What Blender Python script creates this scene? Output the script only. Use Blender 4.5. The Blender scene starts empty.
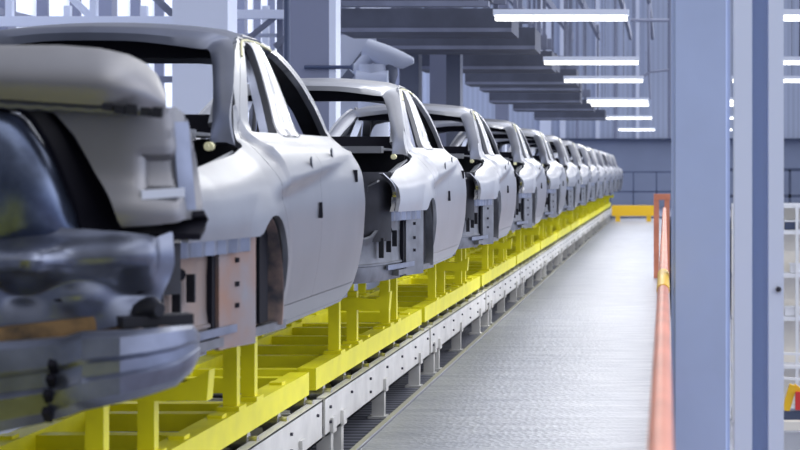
import bpy, bmesh, math, random
import numpy as np
from mathutils import Vector, Matrix
random.seed(4)
C = bpy.context.scene.collection
EYE = 1.6          # eye height above the walkway; builders use heights relative to the eye and everything is raised at the end

# ---------------------------------------------------------------- camera, world, lights, exposure
cd = bpy.data.cameras.new('camera'); cam = bpy.data.objects.new('camera', cd); C.objects.link(cam)
cam.location = (0, 0, EYE); cam.rotation_euler = (math.pi/2, 0, 0)
cd.sensor_width = 36; cd.lens = 86.4; cd.shift_x = -265/800; cd.shift_y = -53/800
cd.clip_start = .1; cd.clip_end = 400
cd.dof.use_dof = True; cd.dof.focus_distance = 13; cd.dof.aperture_fstop = 4.5
bpy.context.scene.camera = cam
sc = bpy.context.scene
sc.view_settings.view_transform = 'Standard'; sc.view_settings.look = 'None'
sc.view_settings.gamma = 1; sc.view_settings.exposure = 0.65
w = bpy.data.worlds.new('world'); sc.world = w; w.use_nodes = True
nt = w.node_tree; bg = nt.nodes['Background']
tc = nt.nodes.new('ShaderNodeTexCoord'); sp = nt.nodes.new('ShaderNodeSeparateXYZ'); rp = nt.nodes.new('ShaderNodeValToRGB')
nt.links.new(tc.outputs['Generated'], sp.inputs[0]); nt.links.new(sp.outputs['Z'], rp.inputs[0]); nt.links.new(rp.outputs[0], bg.inputs[0])
for e, (p, c) in zip([rp.color_ramp.elements[0], rp.color_ramp.elements[1]], ((.0, (.16, .19, .30)), (1., (.80, .84, .98)))): e.position = p; e.color = (*c, 1)
for p, c in ((.40, (.20, .24, .36)), (.54, (.50, .55, .68)), (.66, (.95, .96, 1.0))): e = rp.color_ramp.elements.new(p); e.color = (*c, 1)
mz = nt.nodes.new('ShaderNodeMath'); mz.operation = 'MULTIPLY_ADD'; mz.inputs[1].default_value = .5; mz.inputs[2].default_value = .5     # height above the horizon, 0..1
nt.links.new(sp.outputs['Z'], mz.inputs[0]); nt.links.new(mz.outputs[0], rp.inputs[0])
mxx = nt.nodes.new('ShaderNodeMapRange'); mxx.inputs['From Min'].default_value = -.3; mxx.inputs['From Max'].default_value = .9      # daylight comes in from the open side of the hall
mxx.inputs['To Min'].default_value = .50; mxx.inputs['To Max'].default_value = 1.8
nt.links.new(sp.outputs['X'], mxx.inputs[0]); my = nt.nodes.new('ShaderNodeMapRange'); my.inputs['From Min'].default_value = -.9; my.inputs['From Max'].default_value = .1; my.inputs['To Min'].default_value = .45; my.inputs['To Max'].default_value = 1.0   # the hall behind the camera is darker
mm = nt.nodes.new('ShaderNodeMath'); mm.operation = 'MULTIPLY'
nt.links.new(sp.outputs['Y'], my.inputs[0]); nt.links.new(mxx.outputs[0], mm.inputs[0]); nt.links.new(my.outputs[0], mm.inputs[1]); nt.links.new(mm.outputs[0], bg.inputs[1])
def area(name, loc, rot, sx, sy, e, col=(1, 1, 1)):
    l = bpy.data.lights.new(name, 'AREA'); l.shape = 'RECTANGLE'; l.size = sx; l.size_y = sy; l.energy = e; l.color = col
    o = bpy.data.objects.new(name, l); C.objects.link(o); o.location = loc; o.rotation_euler = rot; return o
area('overhead_fill', (-.6, 22, 6.2), (0, 0, 0), 1.6, 44, 220, (1, .99, .93))  # long fill lamps added overhead, no roof opening behind them
area('overhead_fill_far', (-.6, 64, 6.2), (0, 0, 0), 1.6, 36, 180, (.93, .96, 1))

# ---------------------------------------------------------------- materials
def mat(name, col, rough=.5, metal=0., noise=0., nscale=8., bump=0., bscale=60., emit=None, es=0., stretch=None, col2=None, coat=0.):
    m = bpy.data.materials.new(name); m.use_nodes = True; t = m.node_tree; b = t.nodes['Principled BSDF']
    b.inputs['Base Color'].default_value = (*col, 1); b.inputs['Roughness'].default_value = rough; b.inputs['Metallic'].default_value = metal
    b.inputs['Coat Weight'].default_value = coat
    if emit: b.inputs['Emission Color'].default_value = (*emit, 1); b.inputs['Emission Strength'].default_value = es
    if noise or bump:
        c = t.nodes.new('ShaderNodeTexCoord'); mp = t.nodes.new('ShaderNodeMapping')
        if stretch: mp.inputs['Scale'].default_value = stretch
        t.links.new(c.outputs['Object'], mp.inputs[0])
    if noise:
        n = t.nodes.new('ShaderNodeTexNoise'); n.inputs['Scale'].default_value = nscale; n.inputs['Detail'].default_value = 5
        r = t.nodes.new('ShaderNodeMix'); r.data_type = 'RGBA'
        c2 = col2 or tuple(max(0, x*(1-noise)) for x in col)
        r.inputs['A'].default_value = (*col, 1); r.inputs['B'].default_value = (*c2, 1)
        mr = t.nodes.new('ShaderNodeMapRange'); mr.inputs['From Min'].default_value = .38; mr.inputs['From Max'].default_value = .66
        t.links.new(mp.outputs[0], n.inputs['Vector']); t.links.new(n.outputs['Fac'], mr.inputs[0]); t.links.new(mr.outputs[0], r.inputs['Factor'])
        t.links.new(r.outputs['Result'], b.inputs['Base Color'])
    if bump:
        n = t.nodes.new('ShaderNodeTexNoise'); n.inputs['Scale'].default_value = bscale; n.inputs['Detail'].default_value = 3
        bp = t.nodes.new('ShaderNodeBump'); bp.inputs['Strength'].default_value = bump; bp.inputs['Distance'].default_value = .02
        t.links.new(mp.outputs[0], n.inputs['Vector']); t.links.new(n.outputs['Fac'], bp.inputs['Height']); t.links.new(bp.outputs[0], b.inputs['Normal'])
    return m
M = dict(
 steel=mat('body_steel', (.235, .245, .28), .33, .8, noise=.12, nscale=3),
 steel_white=mat('zinc_steel', (.37, .38, .42), .32, .72, noise=.08, nscale=3),
 steel_mid=mat('inner_steel', (.20, .21, .24), .45, .7, noise=.35, nscale=7),
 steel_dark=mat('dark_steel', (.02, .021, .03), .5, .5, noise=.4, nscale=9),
 bright=mat('polished_steel', (.55, .55, .58), .2, 1.),
 copper=mat('copper_tone', (.30, .175, .13), .5, .35, noise=.5, nscale=3.5, col2=(.24, .24, .27)),  # copper tone of the panel behind the wheel, second shell only
 black=mat('matt_black', (.008, .008, .014), .7),
 sealer=mat('sealer', (.75, .72, .45), .6),
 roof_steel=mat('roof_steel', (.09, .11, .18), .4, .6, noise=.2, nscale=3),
 copper2=mat('copper_rear', (.28, .20, .165), .5, .35, noise=.5, nscale=2.2, col2=(.18, .19, .22)),
 housing=mat('housing_steel', (.36, .26, .23), .5, .4, noise=.6, nscale=9, col2=(.08, .08, .10)),
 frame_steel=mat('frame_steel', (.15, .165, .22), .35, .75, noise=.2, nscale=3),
 lidm=mat('lid_steel', (.23, .23, .25), .4, .6, noise=.12, nscale=3),
 blue_steel=mat('oiled_steel', (.12, .15, .24), .28, .85, noise=.6, nscale=7),
 beamst=mat('beam_steel', (.22, .245, .33), .32, .8, noise=.45, nscale=5),
 yellow=mat('skid_yellow', (.93, .86, .010), .45, noise=.12, nscale=5),
 orange=mat('rail_orange', (.78, .27, .16), .4, noise=.25, nscale=3),
 ryellow=mat('sleeve_yellow', (.9, .55, .02), .4),
 cream=mat('frame_cream', (.76, .75, .72), .5, noise=.2, nscale=4),
 bolt=mat('bolt_dark', (.06, .06, .08), .4, .6),
 roller=mat('roller_steel', (.5, .5, .52), .3, .9),
 colblue=mat('column_blue', (.46, .55, .80), .5, noise=.08, nscale=2),
 collight=mat('post_pale_blue', (.72, .79, .98), .5),
 coldark=mat('post_web_blue', (.40, .50, .74), .5),
 gdark=mat('gantry_dark', (.085, .095, .14), .6, noise=.3, nscale=2),
 gmid=mat('gantry_mid', (.20, .22, .31), .6, noise=.3, nscale=2),
 gcol=mat('column_grey', (.22, .24, .34), .6),
 gcol2=mat('column_slate', (.13, .145, .20), .6),
 white=mat('white_paint', (.72, .77, .92), .5),
 robot=mat('robot_grey', (.58, .62, .74), .45),
 rail=mat('rail_dark', (.05, .07, .14), .5),
 tube=mat('lamp_tube', (1, 1, .97), .5, emit=(1, 1, .96), es=2.0),
 daylight=mat('daylit_pane', (.8, .85, 1), .5, emit=(.80, .86, 1), es=.40),
 rackc=mat('rack_cream', (.88, .84, .76), .6), red=mat('red_paint', (.7, .04, .04), .5), shelf=mat('shelf_white', (.82, .84, .9), .5),
)
def wallmat(name, col, dark, scale, freq_axis='X'):
    m = bpy.data.materials.new(name); m.use_nodes = True; t = m.node_tree; b = t.nodes['Principled BSDF']
    c = t.nodes.new('ShaderNodeTexCoord'); mp = t.nodes.new('ShaderNodeMapping'); mp.inputs['Scale'].default_value = (scale, scale, .02)
    n = t.nodes.new('ShaderNodeTexNoise'); n.inputs['Scale'].default_value = 1; n.inputs['Detail'].default_value = 3
    wv = t.nodes.new('ShaderNodeTexWave'); wv.bands_direction = freq_axis; wv.inputs['Scale'].default_value = 1.4; wv.inputs['Distortion'].default_value = 0
    mx = t.nodes.new('ShaderNodeMix'); mx.data_type = 'RGBA'; mx.inputs['A'].default_value = (*dark, 1); mx.inputs['B'].default_value = (*col, 1)
    ad = t.nodes.new('ShaderNodeMath'); ad.operation = 'MULTIPLY_ADD'; ad.inputs[1].default_value = .35
    t.links.new(c.outputs['Object'], mp.inputs[0]); t.links.new(mp.outputs[0], n.inputs['Vector']); t.links.new(c.outputs['Object'], wv.inputs['Vector'])
    t.links.new(wv.outputs['Fac'], ad.inputs[0]); t.links.new(n.outputs['Fac'], ad.inputs[2]); t.links.new(ad.outputs[0], mx.inputs['Factor'])
    t.links.new(mx.outputs['Result'], b.inputs['Base Color']); b.inputs['Roughness'].default_value = .7
    return m
M['black'].node_tree.nodes['Principled BSDF'].inputs['Specular IOR Level'].default_value = .12
M['wall_up'] = wallmat('cladding_pale', (.48, .54, .70), (.27, .31, .43), 1.2)
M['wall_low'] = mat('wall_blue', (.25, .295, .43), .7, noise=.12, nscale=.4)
M['wall_side'] = wallmat('cladding_side', (.46, .50, .60), (.28, .31, .40), .8, 'Y')
# walkway: pale galvanised tread plate, raised pattern and streaky reflections painted into the colour
def walkmat():
    m = bpy.data.materials.new('tread_plate'); m.use_nodes = True; t = m.node_tree; b = t.nodes['Principled BSDF']
    c = t.nodes.new('ShaderNodeTexCoord'); mp = t.nodes.new('ShaderNodeMapping'); mp.inputs['Scale'].default_value = (.8, 3.2, 1)
    n = t.nodes.new('ShaderNodeTexNoise'); n.inputs['Scale'].default_value = 2.2; n.inputs['Detail'].default_value = 8; n.inputs['Roughness'].default_value = .7
    mx = t.nodes.new('ShaderNodeMix'); mx.data_type = 'RGBA'; mx.inputs['A'].default_value = (.24, .26, .33, 1); mx.inputs['B'].default_value = (.41, .425, .48, 1)
    mr = t.nodes.new('ShaderNodeMapRange'); mr.inputs['From Min'].default_value = .36; mr.inputs['From Max'].default_value = .62
    v = t.nodes.new('ShaderNodeTexVoronoi'); v.inputs['Scale'].default_value = 30
    bp = t.nodes.new('ShaderNodeBump'); bp.inputs['Strength'].default_value = .35; bp.inputs['Distance'].default_value = .01
    br = t.nodes.new('ShaderNodeTexBrick'); br.offset = 0; br.inputs['Scale'].default_value = 1; br.inputs['Brick Width'].default_value = 1.85; br.inputs['Row Height'].default_value = 1.5
    br.inputs['Mortar Size'].default_value = .001; br.inputs['Color1'].default_value = (1, 1, 1, 1); br.inputs['Color2'].default_value = (.95, .95, .95, 1); br.inputs['Mortar'].default_value = (.8, .8, .8, 1)
    mu = t.nodes.new('ShaderNodeMix'); mu.data_type = 'RGBA'; mu.blend_type = 'MULTIPLY'; mu.inputs['Factor'].default_value = 1
    L = t.links.new
    L(c.outputs['Object'], mp.inputs[0]); L(mp.outputs[0], n.inputs['Vector']); L(n.outputs['Fac'], mr.inputs[0]); L(mr.outputs[0], mx.inputs['Factor'])
    L(c.outputs['Object'], v.inputs['Vector']); L(v.outputs['Distance'], bp.inputs['Height']); L(bp.outputs[0], b.inputs['Normal'])
    L(c.outputs['Object'], br.inputs['Vector']); L(mx.outputs['Result'], mu.inputs['A']); L(br.outputs['Color'], mu.inputs['B']); L(mu.outputs['Result'], b.inputs['Base Color'])
    b.inputs['Metallic'].default_value = .3; b.inputs['Roughness'].default_value = .34
    return m
M['walk'] = walkmat()
def slatmat():
    m = bpy.data.materials.new('slatted_deck'); m.use_nodes = True; t = m.node_tree; b = t.nodes['Principled BSDF']
    c = t.nodes.new('ShaderNodeTexCoord'); wv = t.nodes.new('ShaderNodeTexWave'); wv.bands_direction = 'Y'; wv.inputs['Scale'].default_value = 2.2; wv.inputs['Distortion'].default_value = .4
    r = t.nodes.new('ShaderNodeValToRGB'); r.color_ramp.elements[0].position = .3; r.color_ramp.elements[0].color = (.05, .055, .075, 1); r.color_ramp.elements[1].position = .55; r.color_ramp.elements[1].color = (.27, .28, .33, 1)
    t.links.new(c.outputs['Object'], wv.inputs['Vector']); t.links.new(wv.outputs['Fac'], r.inputs[0]); t.links.new(r.outputs[0], b.inputs['Base Color'])
    b.inputs['Roughness'].default_value = .5; b.inputs['Metallic'].default_value = .3
    return m
M['slat'] = slatmat()
M['lowfloor'] = mat('lower_floor', (.42, .44, .52), .5, noise=.3, nscale=1)

# ---------------------------------------------------------------- mesh helpers
def box(bm, x0, x1, y0, y1, z0, z1):
    v = [bm.verts.new(p) for p in ((x0,y0,z0),(x1,y0,z0),(x1,y1,z0),(x0,y1,z0),(x0,y0,z1),(x1,y0,z1),(x1,y1,z1),(x0,y1,z1))]
    for f in ((0,3,2,1),(4,5,6,7),(0,1,5,4),(1,2,6,5),(2,3,7,6),(3,0,4,7)): bm.faces.new([v[i] for i in f])
def bar(bm, p, q, wd, ht, up=(0,0,1)):
    p = Vector(p); q = Vector(q); d = (q-p).normalized(); u = Vector(up)
    s = d.cross(u); s = s.normalized() if s.length > 1e-4 else d.cross(Vector((1,0,0))).normalized(); u = s.cross(d)
    vs = []
    for c in (p, q):
        for a, b in ((-1,-1),(1,-1),(1,1),(-1,1)): vs.append(bm.verts.new(c + s*a*wd/2 + u*b*ht/2))
    for f in ((3,2,1,0),(4,5,6,7),(0,1,5,4),(1,2,6,5),(2,3,7,6),(3,0,4,7)): bm.faces.new([vs[i] for i in f])
def tube(bm, pts, r, n=12, radii=None):
    pts = [Vector(p) for p in pts]; rings = []
    for i, p in enumerate(pts):
        d = (pts[min(i+1,len(pts)-1)] - pts[max(i-1,0)]).normalized()
        a = d.cross(Vector((0,0,1))); a = a.normalized() if a.length > 1e-3 else Vector((1,0,0)); b = d.cross(a).normalized()
        rr = radii[i] if radii else r
        rings.append([bm.verts.new(p + (a*math.cos(2*math.pi*k/n) + b*math.sin(2*math.pi*k/n))*rr) for k in range(n)])
    for i in range(len(rings)-1):
        for k in range(n): bm.faces.new((rings[i][k], rings[i][(k+1)%n], rings[i+1][(k+1)%n], rings[i+1][k]))
    bm.faces.new(rings[0][::-1]); bm.faces.new(rings[-1])
def prism(bm, pts, off):                      # closed outline extruded by a vector
    off = Vector(off); a = [bm.verts.new(p) for p in pts]; b = [bm.verts.new(Vector(p)+off) for p in pts]; n = len(a)
    bm.faces.new(a[::-1]); bm.faces.new(b)
    for i in range(n): bm.faces.new((a[i], a[(i+1)%n], b[(i+1)%n], b[i]))
def thicken(bm, t):                           # gives an open sheet a real thickness
    bm.normal_update(); vs = list(bm.verts); fs = list(bm.faces); be = [e for e in bm.edges if len(e.link_faces) == 1]
    inner = {v: bm.verts.new(v.co - v.normal*t) for v in vs}
    for f in fs: bm.faces.new([inner[v] for v in reversed(f.verts)])
    for e in be:
        a, b = e.verts
        try: bm.faces.new((a, b, inner[b], inner[a]))
        except ValueError: pass
def grid_sheet(P, t):                         # rows of points -> thick sheet
    bm = bmesh.new(); V = [[bm.verts.new(p) for p in row] for row in P]
    for i in range(len(V)-1):
        for j in range(len(V[0])-1): bm.faces.new((V[i][j], V[i][j+1], V[i+1][j+1], V[i+1][j]))
    thicken(bm, t); return bm
def sdf(poly):                                # signed distance to a closed outline, negative inside
    P = np.array(poly, float)
    def f(x, y):
        d = np.full(x.shape, 1e9); ins = np.zeros(x.shape, bool); n = len(P)
        for i in range(n):
            a = P[i]; b = P[(i+1)%n]; e = b-a; wx = x-a[0]; wy = y-a[1]
            h = np.clip((wx*e[0]+wy*e[1])/(e@e+1e-12), 0, 1)
            d = np.minimum(d, (wx-e[0]*h)**2 + (wy-e[1]*h)**2)
            c = (a[1] > y) != (b[1] > y)
            with np.errstate(divide='ignore', invalid='ignore'): xi = a[0] + (y-a[1])*e[0]/(e[1] if abs(e[1]) > 1e-12 else 1e-12)
            ins ^= c & (x < xi)
        return np.where(ins, -1, 1)*np.sqrt(d)
    return f
def cut_sheet(x0, x1, y0, y1, cell, f, mp, t):      # sheet cut along the zero line of f, laid onto the surface mp, then thickened
    nx = int((x1-x0)/cell)+2; ny = int((y1-y0)/cell)+2
    xs = x0 + np.arange(nx)*cell; ys = y0 + np.arange(ny)*cell; X, Y = np.meshgrid(xs, ys, indexing='ij'); D = f(X, Y) + 1e-7
    bm = bmesh.new(); cache = {}
    def vert(key, x, y):
        if key not in cache: cache[key] = bm.verts.new(mp(x, y))
        return cache[key]
    for i in range(nx-1):
        for j in range(ny-1):
            cs = ((i,j),(i+1,j),(i+1,j+1),(i,j+1)); d = [D[c] for c in cs]
            if min(d) > 0: continue
            poly = []
            for k in range(4):
                a, b = cs[k], cs[(k+1)%4]; da, db = D[a], D[b]
                if da < 0: poly.append(vert(a, X[a], Y[a]))
                if (da < 0) != (db < 0):
                    s = da/(da-db); key = tuple(sorted((a, b)))
                    poly.append(vert(key, X[a]+s*(X[b]-X[a]), Y[a]+s*(Y[b]-Y[a])))
            if len(poly) > 2:
                try: bm.faces.new(poly)
                except ValueError: pass
    bmesh.ops.remove_doubles(bm, verts=bm.verts, dist=.0012)
    thicken(bm, t); return bm
def obj(name, bm, m, parent=None, smooth=None, org=None):
    bmesh.ops.recalc_face_normals(bm, faces=bm.faces)
    if org is None and parent is not None: org = parent.location if parent.parent is None else parent.parent.location
    if org is not None and parent is not None:
        for v in bm.verts: v.co -= Vector(org)
    elif parent is None:                       # a thing of one mesh: its origin goes to its base
        xs = [v.co.x for v in bm.verts]; ys = [v.co.y for v in bm.verts]; zs = [v.co.z for v in bm.verts]
        org = Vector(((min(xs)+max(xs))/2, (min(ys)+max(ys))/2, min(zs)))
        for v in bm.verts: v.co -= org
    me = bpy.data.meshes.new(name); bm.to_mesh(me); bm.free(); me.materials.append(m if not isinstance(m, str) else M[m])
    if smooth:
        for p in me.polygons: p.use_smooth = True
        me.set_sharp_from_angle(angle=math.radians(smooth))
    o = bpy.data.objects.new(name, me); C.objects.link(o)
    if parent is not None: o.parent = parent
    else: o.location = org
    return o
def boxes(name, m, parent, *bs):
    bm = bmesh.new()
    for b in bs: box(bm, *b)
    return obj(name, bm, m, parent)
def tag(o, label, cat, group=None):
    o['label'] = label; o['category'] = cat
    if group: o['group'] = group
    return o
def thing(name, loc, label, cat, group=None):
    o = bpy.data.objects.new(name, None); o.empty_display_size = .2; C.objects.link(o); o.location = loc
    return tag(o, label, cat, group)
def struct(name, m, *bs):
    o = boxes(name, m, None, *bs); o['kind'] = 'structure'; return o
KIDS = {}
def dup(root, dy, label, dx=0, dz=0):
    r = root.copy(); C.objects.link(r); r.location = root.location + Vector((dx, dy, dz)); r['label'] = label; made = [r]
    for ch in [o for o in C.objects if o.parent == root]:
        c = ch.copy(); C.objects.link(c); c.parent = r; made.append(c)
        for g in [o for o in C.objects if o.parent == ch]:
            d = g.copy(); C.objects.link(d); d.parent = c; made.append(d)
    return r

# ---------------------------------------------------------------- the setting
struct('floor', 'walk', (-1.76, .06, -2, 66, -1.66, -1.60))
struct('trim_walkway_kerb', 'roller', (-1.80, -1.765, -2, 66, -1.74, -1.585))
struct('floor_conveyor_deck', 'slat', (-4.3, -1.81, -2, 80, -1.80, -1.75))
struct('floor_lower', 'lowfloor', (-22, 16, -4, 90, -5.4, -5.2))
struct('wall_far', 'wall_up', (-22, 16, 86, 86.4, 1.5, 9))
struct('wall_far_lower', 'wall_low', (-22, 16, 85.9, 86.3, -5.2, 1.42))
struct('trim_far_ledge', 'rail', (-22, 16, 85.6, 86, 1.42, 1.5))
struct('wall_left', 'wall_side', (-11.3, -11, 8, 86, -5.2, .2), (-11.3, -11, 8, 86, 5.2, 9))
for i in range(13):                           # window bays of the left wall
    y0 = 8.4 + i*6
    fr = boxes('window_%d' % (i+1), 'gcol', None, (-11.25, -10.95, y0-.4, y0, .2, 5.2), (-11.2, -11, y0, y0+5.6, 2.6, 2.72), (-11.2, -11, y0+1.8, y0+1.9, .2, 5.2), (-11.2, -11, y0+3.7, y0+3.8, .2, 5.2))
    fr['kind'] = 'structure'
    boxes('pane', 'daylight', fr, (-11.28, -11.24, y0, y0+5.6, .2, 5.2)).location = (0,0,0)
    p = [o for o in C.objects if o.parent == fr][0]

# ---------------------------------------------------------------- car body shell (second from the camera is the pattern)
CX = -2.47
PZ = [(-.70,.80),(-.66,.825),(-.60,.865),(-.50,.895),(-.35,.92),(-.15,.93),(0,.915),(.08,.875),(.13,.82),(.17,.755),(.30,.715),(.45,.66),(.56,.61),(.60,.585),(.64,.53)]
_pz = np.array(PZ)
def prof(z): return float(np.interp(z, _pz[:,0], _pz[:,1]))
def profs(z): return (prof(z-.035) + 2*prof(z) + prof(z+.035))/4
def side_v(y, z):
    sh = .0
    if y < 7.8: sh = .03 + min(.08, (7.8-y)/1.2*.10)
    zz = z + sh*max(0, min(1, (z+.25)/.25))
    v = profs(zz)
    if y < 7.6: v -= .10*((7.6-y)/1.4)**2
    if y > 9.55: v -= .02*((y-9.55)/.45)**2
    cr = -.09 + (y-7.6)*.083
    s = max(0, min(1, (z-cr+.035)/.07)); s = s*s*(3-2*s)
    k = max(0, min(1, (y-7.55)/.25))
    if z < .12: v += .026*s*k
    d = math.hypot(y-7.55, z+.5)               # flared lip round the wheel arch
    if d < .46: v += .012*(1-(d-.33)/.13) if d > .33 else .012
    return v
def S(s): return lambda y, z: (CX + s*side_v(y, z), y, z)
arch = [(7.55+.33*math.cos(a), -.5+.33*math.sin(a)) for a in [math.radians(x) for x in range(-18, 129, 6)]]
outer = [(6.40,-.045),(6.6,-.015),(7.0,.03),(7.4,.07),(7.60,.10),(7.70,.18),(7.9,.36),(8.2,.51),(8.45,.595),(8.7,.625),(9.0,.62),(9.25,.59),(9.42,.54),(9.58,.47),(9.74,.36),(9.86,.24),(9.93,.15),
         (9.985,.0),(10.0,-.2),(9.98,-.42),(9.90,-.58),(9.72,-.655),(7.95,-.665),(7.885,-.60)] + arch + [(7.3,-.245),(6.47,-.24),(6.53,-.16),(6.52,-.10),(6.46,-.06)]
apert = [(7.92,-.56),(7.90,-.42),(7.86,-.25),(7.74,-.10),(7.66,.05),(7.72,.14),(7.9,.285),(8.15,.43),(8.36,.545),(8.55,.595),(8.95,.602),(9.22,.572),(9.39,.522),(9.55,.45),(9.70,.34),(9.82,.22),(9.89,.13),(9.93,.0),(9.94,-.2),(9.91,-.42),(9.84,-.56)]
win1 = [(7.90,.165),(8.05,.28),(8.3,.45),(8.46,.55),(8.58,.575),(8.66,.577),(8.54,.36),(8.45,.17)]
win2 = [(8.93,.175),(8.88,.37),(8.85,.576),(9.0,.58),(9.2,.55),(9.36,.50),(9.52,.425),(9.66,.32),(9.77,.21),(9.79,.18)]
split = lambda y, z: y - (8.64 + .22*np.clip((z-.15)/.42, 0, 1))
fo, fa, f1, f2 = sdf(outer), sdf(apert), sdf(win1), sdf(win2)
def strip(p0, p1, n):   # interpolated points
    p0 = Vector(p0); p1 = Vector(p1); return [p0.lerp(p1, i/(n-1)) for i in range(n)]
def spath(pts, n):      # smooth resampling of a control polyline
    P = [Vector(p) for p in pts]; L = len(P)-1; out = []
    for i in range(n):
        u = i/(n-1)*L; k = min(int(u), L-1); t = u-k
        a, b, c, d = P[max(k-1,0)], P[k], P[k+1], P[min(k+2,L)]
        out.append(.5*((2*b) + (c-a)*t + (2*a-5*b+4*c-d)*t*t + (3*b-a-3*c+d)*t**3))
    return out
def mirror_v(p): return (2*CX-p[0], p[1], p[2])

def make_body(name, label):
    R = thing(name, (CX, 8.2, -.67), label, 'car body', 'car body shells along the conveyor')
    for s in (1, -1):
        obj('side_panel', cut_sheet(6.2, 10.05, -.70, .66, .022, lambda y, z: np.maximum(fo(y,z), -(fa(y,z)-.0015)), S(s), .022), 'steel', R, 40)
        rd = obj('rear_door', cut_sheet(7.6, 9.0, -.6, .62, .022, lambda y, z: np.maximum(np.maximum(fa(y,z)+.0015, split(y,z)+.001), -f1(y,z)), S(s), .03), 'steel', R, 40)
        fd = obj('front_door', cut_sheet(8.5, 10., -.6, .62, .022, lambda y, z: np.maximum(np.maximum(fa(y,z)+.0015, -split(y,z)+.001), -f2(y,z)), S(s), .03), 'steel', R, 40)
        for d, (hy, hz), (ly, lz, lh) in ((rd, (8.38, .035), (8.56, -.17, .07)), (fd, (9.05, .08), (9.62, -.02, .06))):
            x = CX + s*(side_v(hy, hz)+.004)
            bm = bmesh.new()
            bar(bm, (x, hy-.014, hz+.028), (x, hy+.014, hz-.028), .008, .020)  # dark sliver that paints the shadow of the handle recess
            o = obj('handle_shade', bm, 'steel_mid', d); 
            x = CX + s*(side_v(ly, lz)+.001)
            bm = bmesh.new(); bar(bm, (x, ly, lz-lh/2), (x+ -s*.004, ly+.006, lz+lh/2), .03, .012); obj('latch_slot', bm, 'black', d)
        # inner pillars seen through the windows
        bm = bmesh.new()
        for a, b, ww in (((8.60,-.5),(8.66,.13),.14), ((8.66,.13),(8.86,.56),.085)):
            pa = (CX+s*(side_v(*a)-.12), a[0], a[1]); pb = (CX+s*(side_v(*b)-.05), b[0], b[1]); bar(bm, pa, pb, .05, ww)
        obj('centre_pillar', bm, 'bright', R)
        rows = []
        for q in range(15):
            t = q/14; z = .165+.42*t; ya = 8.47+.20*t**1.1; yb = 8.915-.075*t
            rows.append([(CX+s*(side_v(ya+(yb-ya)*u, z)+dv), ya+(yb-ya)*u, z) for u, dv in ((0,.002),(.1,.014),(.38,.016),(.46,-.004),(.54,-.004),(.62,.016),(.9,.014),(1,.002))])
        obj('pillar_cover', grid_sheet(rows, .01), 'bright', R, 50)
        bm = grid_sheet([[(CX+s*(side_v(y,z)+.001-o), y+o*.25, z-o*.6) for o in (.03,.06,.10)] for y, z in [(8.6,.60),(8.9,.605),(9.15,.58),(9.35,.53),(9.5,.46),(9.66,.36),(9.80,.22),(9.86,.10)]], .02)
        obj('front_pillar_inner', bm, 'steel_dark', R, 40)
        bm = grid_sheet([[(CX+s*(side_v(y,z)-o), y-.02, z-o*.2) for o in (.03,.10)] for y, z in [(7.75,.20),(7.95,.31),(8.15,.42),(8.3,.50),(8.5,.56)]], .02)
        obj('rear_pillar_inner', bm, 'steel_mid', R, 40)
        # door-seal line of sealant round the top of the rear door opening
        bm = bmesh.new(); tube(bm, [(CX+s*(side_v(y,z)+.003), y, z) for y, z in spath_yz([(8.30,.50),(8.45,.568),(8.58,.588),(8.75,.594),(8.9,.592),(9.1,.575)], 20)], .006, 6)
        obj('sealer_bead', bm, 'sealer', R, 60)
        # wheel housing
        hs = [[(CX+s*vv, 7.55+.335*math.cos(a), -.5+.335*math.sin(a)) for vv in (.905, .85, .74, .62)] for a in [math.radians(x) for x in range(-22, 125, 11)]]
        obj('wheel_housing', grid_sheet(hs, .012), 'housing', R, 40)
        bm = bmesh.new(); prism(bm, [(CX+s*.62, 7.55+.33*math.cos(a), -.5+.33*math.sin(a)) for a in [math.radians(x) for x in range(-24, 205, 12)]], (s*.015, 0, 0))
        obj('housing_wall', bm, 'black', R)
        bm = bmesh.new(); bar(bm, (CX+s*.78, 7.68, -.22), (CX+s*.78, 7.68, -.60), .16, .17); obj('arch_dark_bar', bm, 'black', R)  # black bar added for the darkness deep inside the arch
        bm = bmesh.new(); bar(bm, (CX+s*.80, 6.8, -.625), (CX+s*.875, 7.98, -.63), .04, .035); obj('lower_rail', bm, 'steel_mid', R)
        # panel behind the wheel, below the bumper line, and the black slit beside it
        pl = spath([(CX+s*.885,7.36,0),(CX+s*.86,7.26,0),(CX+s*.83,7.16,0),(CX+s*.815,7.05,0)], 8)
        bm = grid_sheet([[(p.x, p.y, z) for p in pl] for z in (-.655,-.6,-.45,-.30,-.235)], .018)
        wp = obj('wheel_rear_panel', bm, 'copper', R, 40)
        for z in (-.33,-.42,-.50): bm = bmesh.new(); bar(bm, (CX+s*.855, 7.20, z), (CX+s*.865, 7.215, z), .018, .018); obj('hole', bm, 'black', wp)
        for q in range(2): bm = bmesh.new(); bar(bm, (CX+s*.825, 7.862-.03*q, -.38-.10*q), (CX+s*.825, 7.872-.03*q, -.44-.10*q), .03, .03); obj('slot', bm, 'black', R)
        fl = spath([(CX+s*.90,7.34,0),(CX+s*.87,7.1,0),(CX+s*.84,6.85,0),(CX+s*.80,6.62,0)], 26)
        bm = grid_sheet([[Vector((p.x-s*(.012 if i%4 < 2 else 0), p.y, z)) for z in (-.30,-.285,-.25,-.235)] for i, p in enumerate(fl)], .008); obj('bumper_flange', bm, 'beamst', R, 30)
        bm = grid_sheet([[Vector((p.x-s*.02, p.y, z)) for z in (-.60,-.585,-.57)] for p in fl], .012); obj('lower_seam', bm, 'beamst', R, 30)
        bm = bmesh.new(); bar(bm, (CX+s*.79, 7.02, -.27), (CX+s*.79, 7.02, -.64), .05, .06); obj('body_slit', bm, 'black', R)
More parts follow.
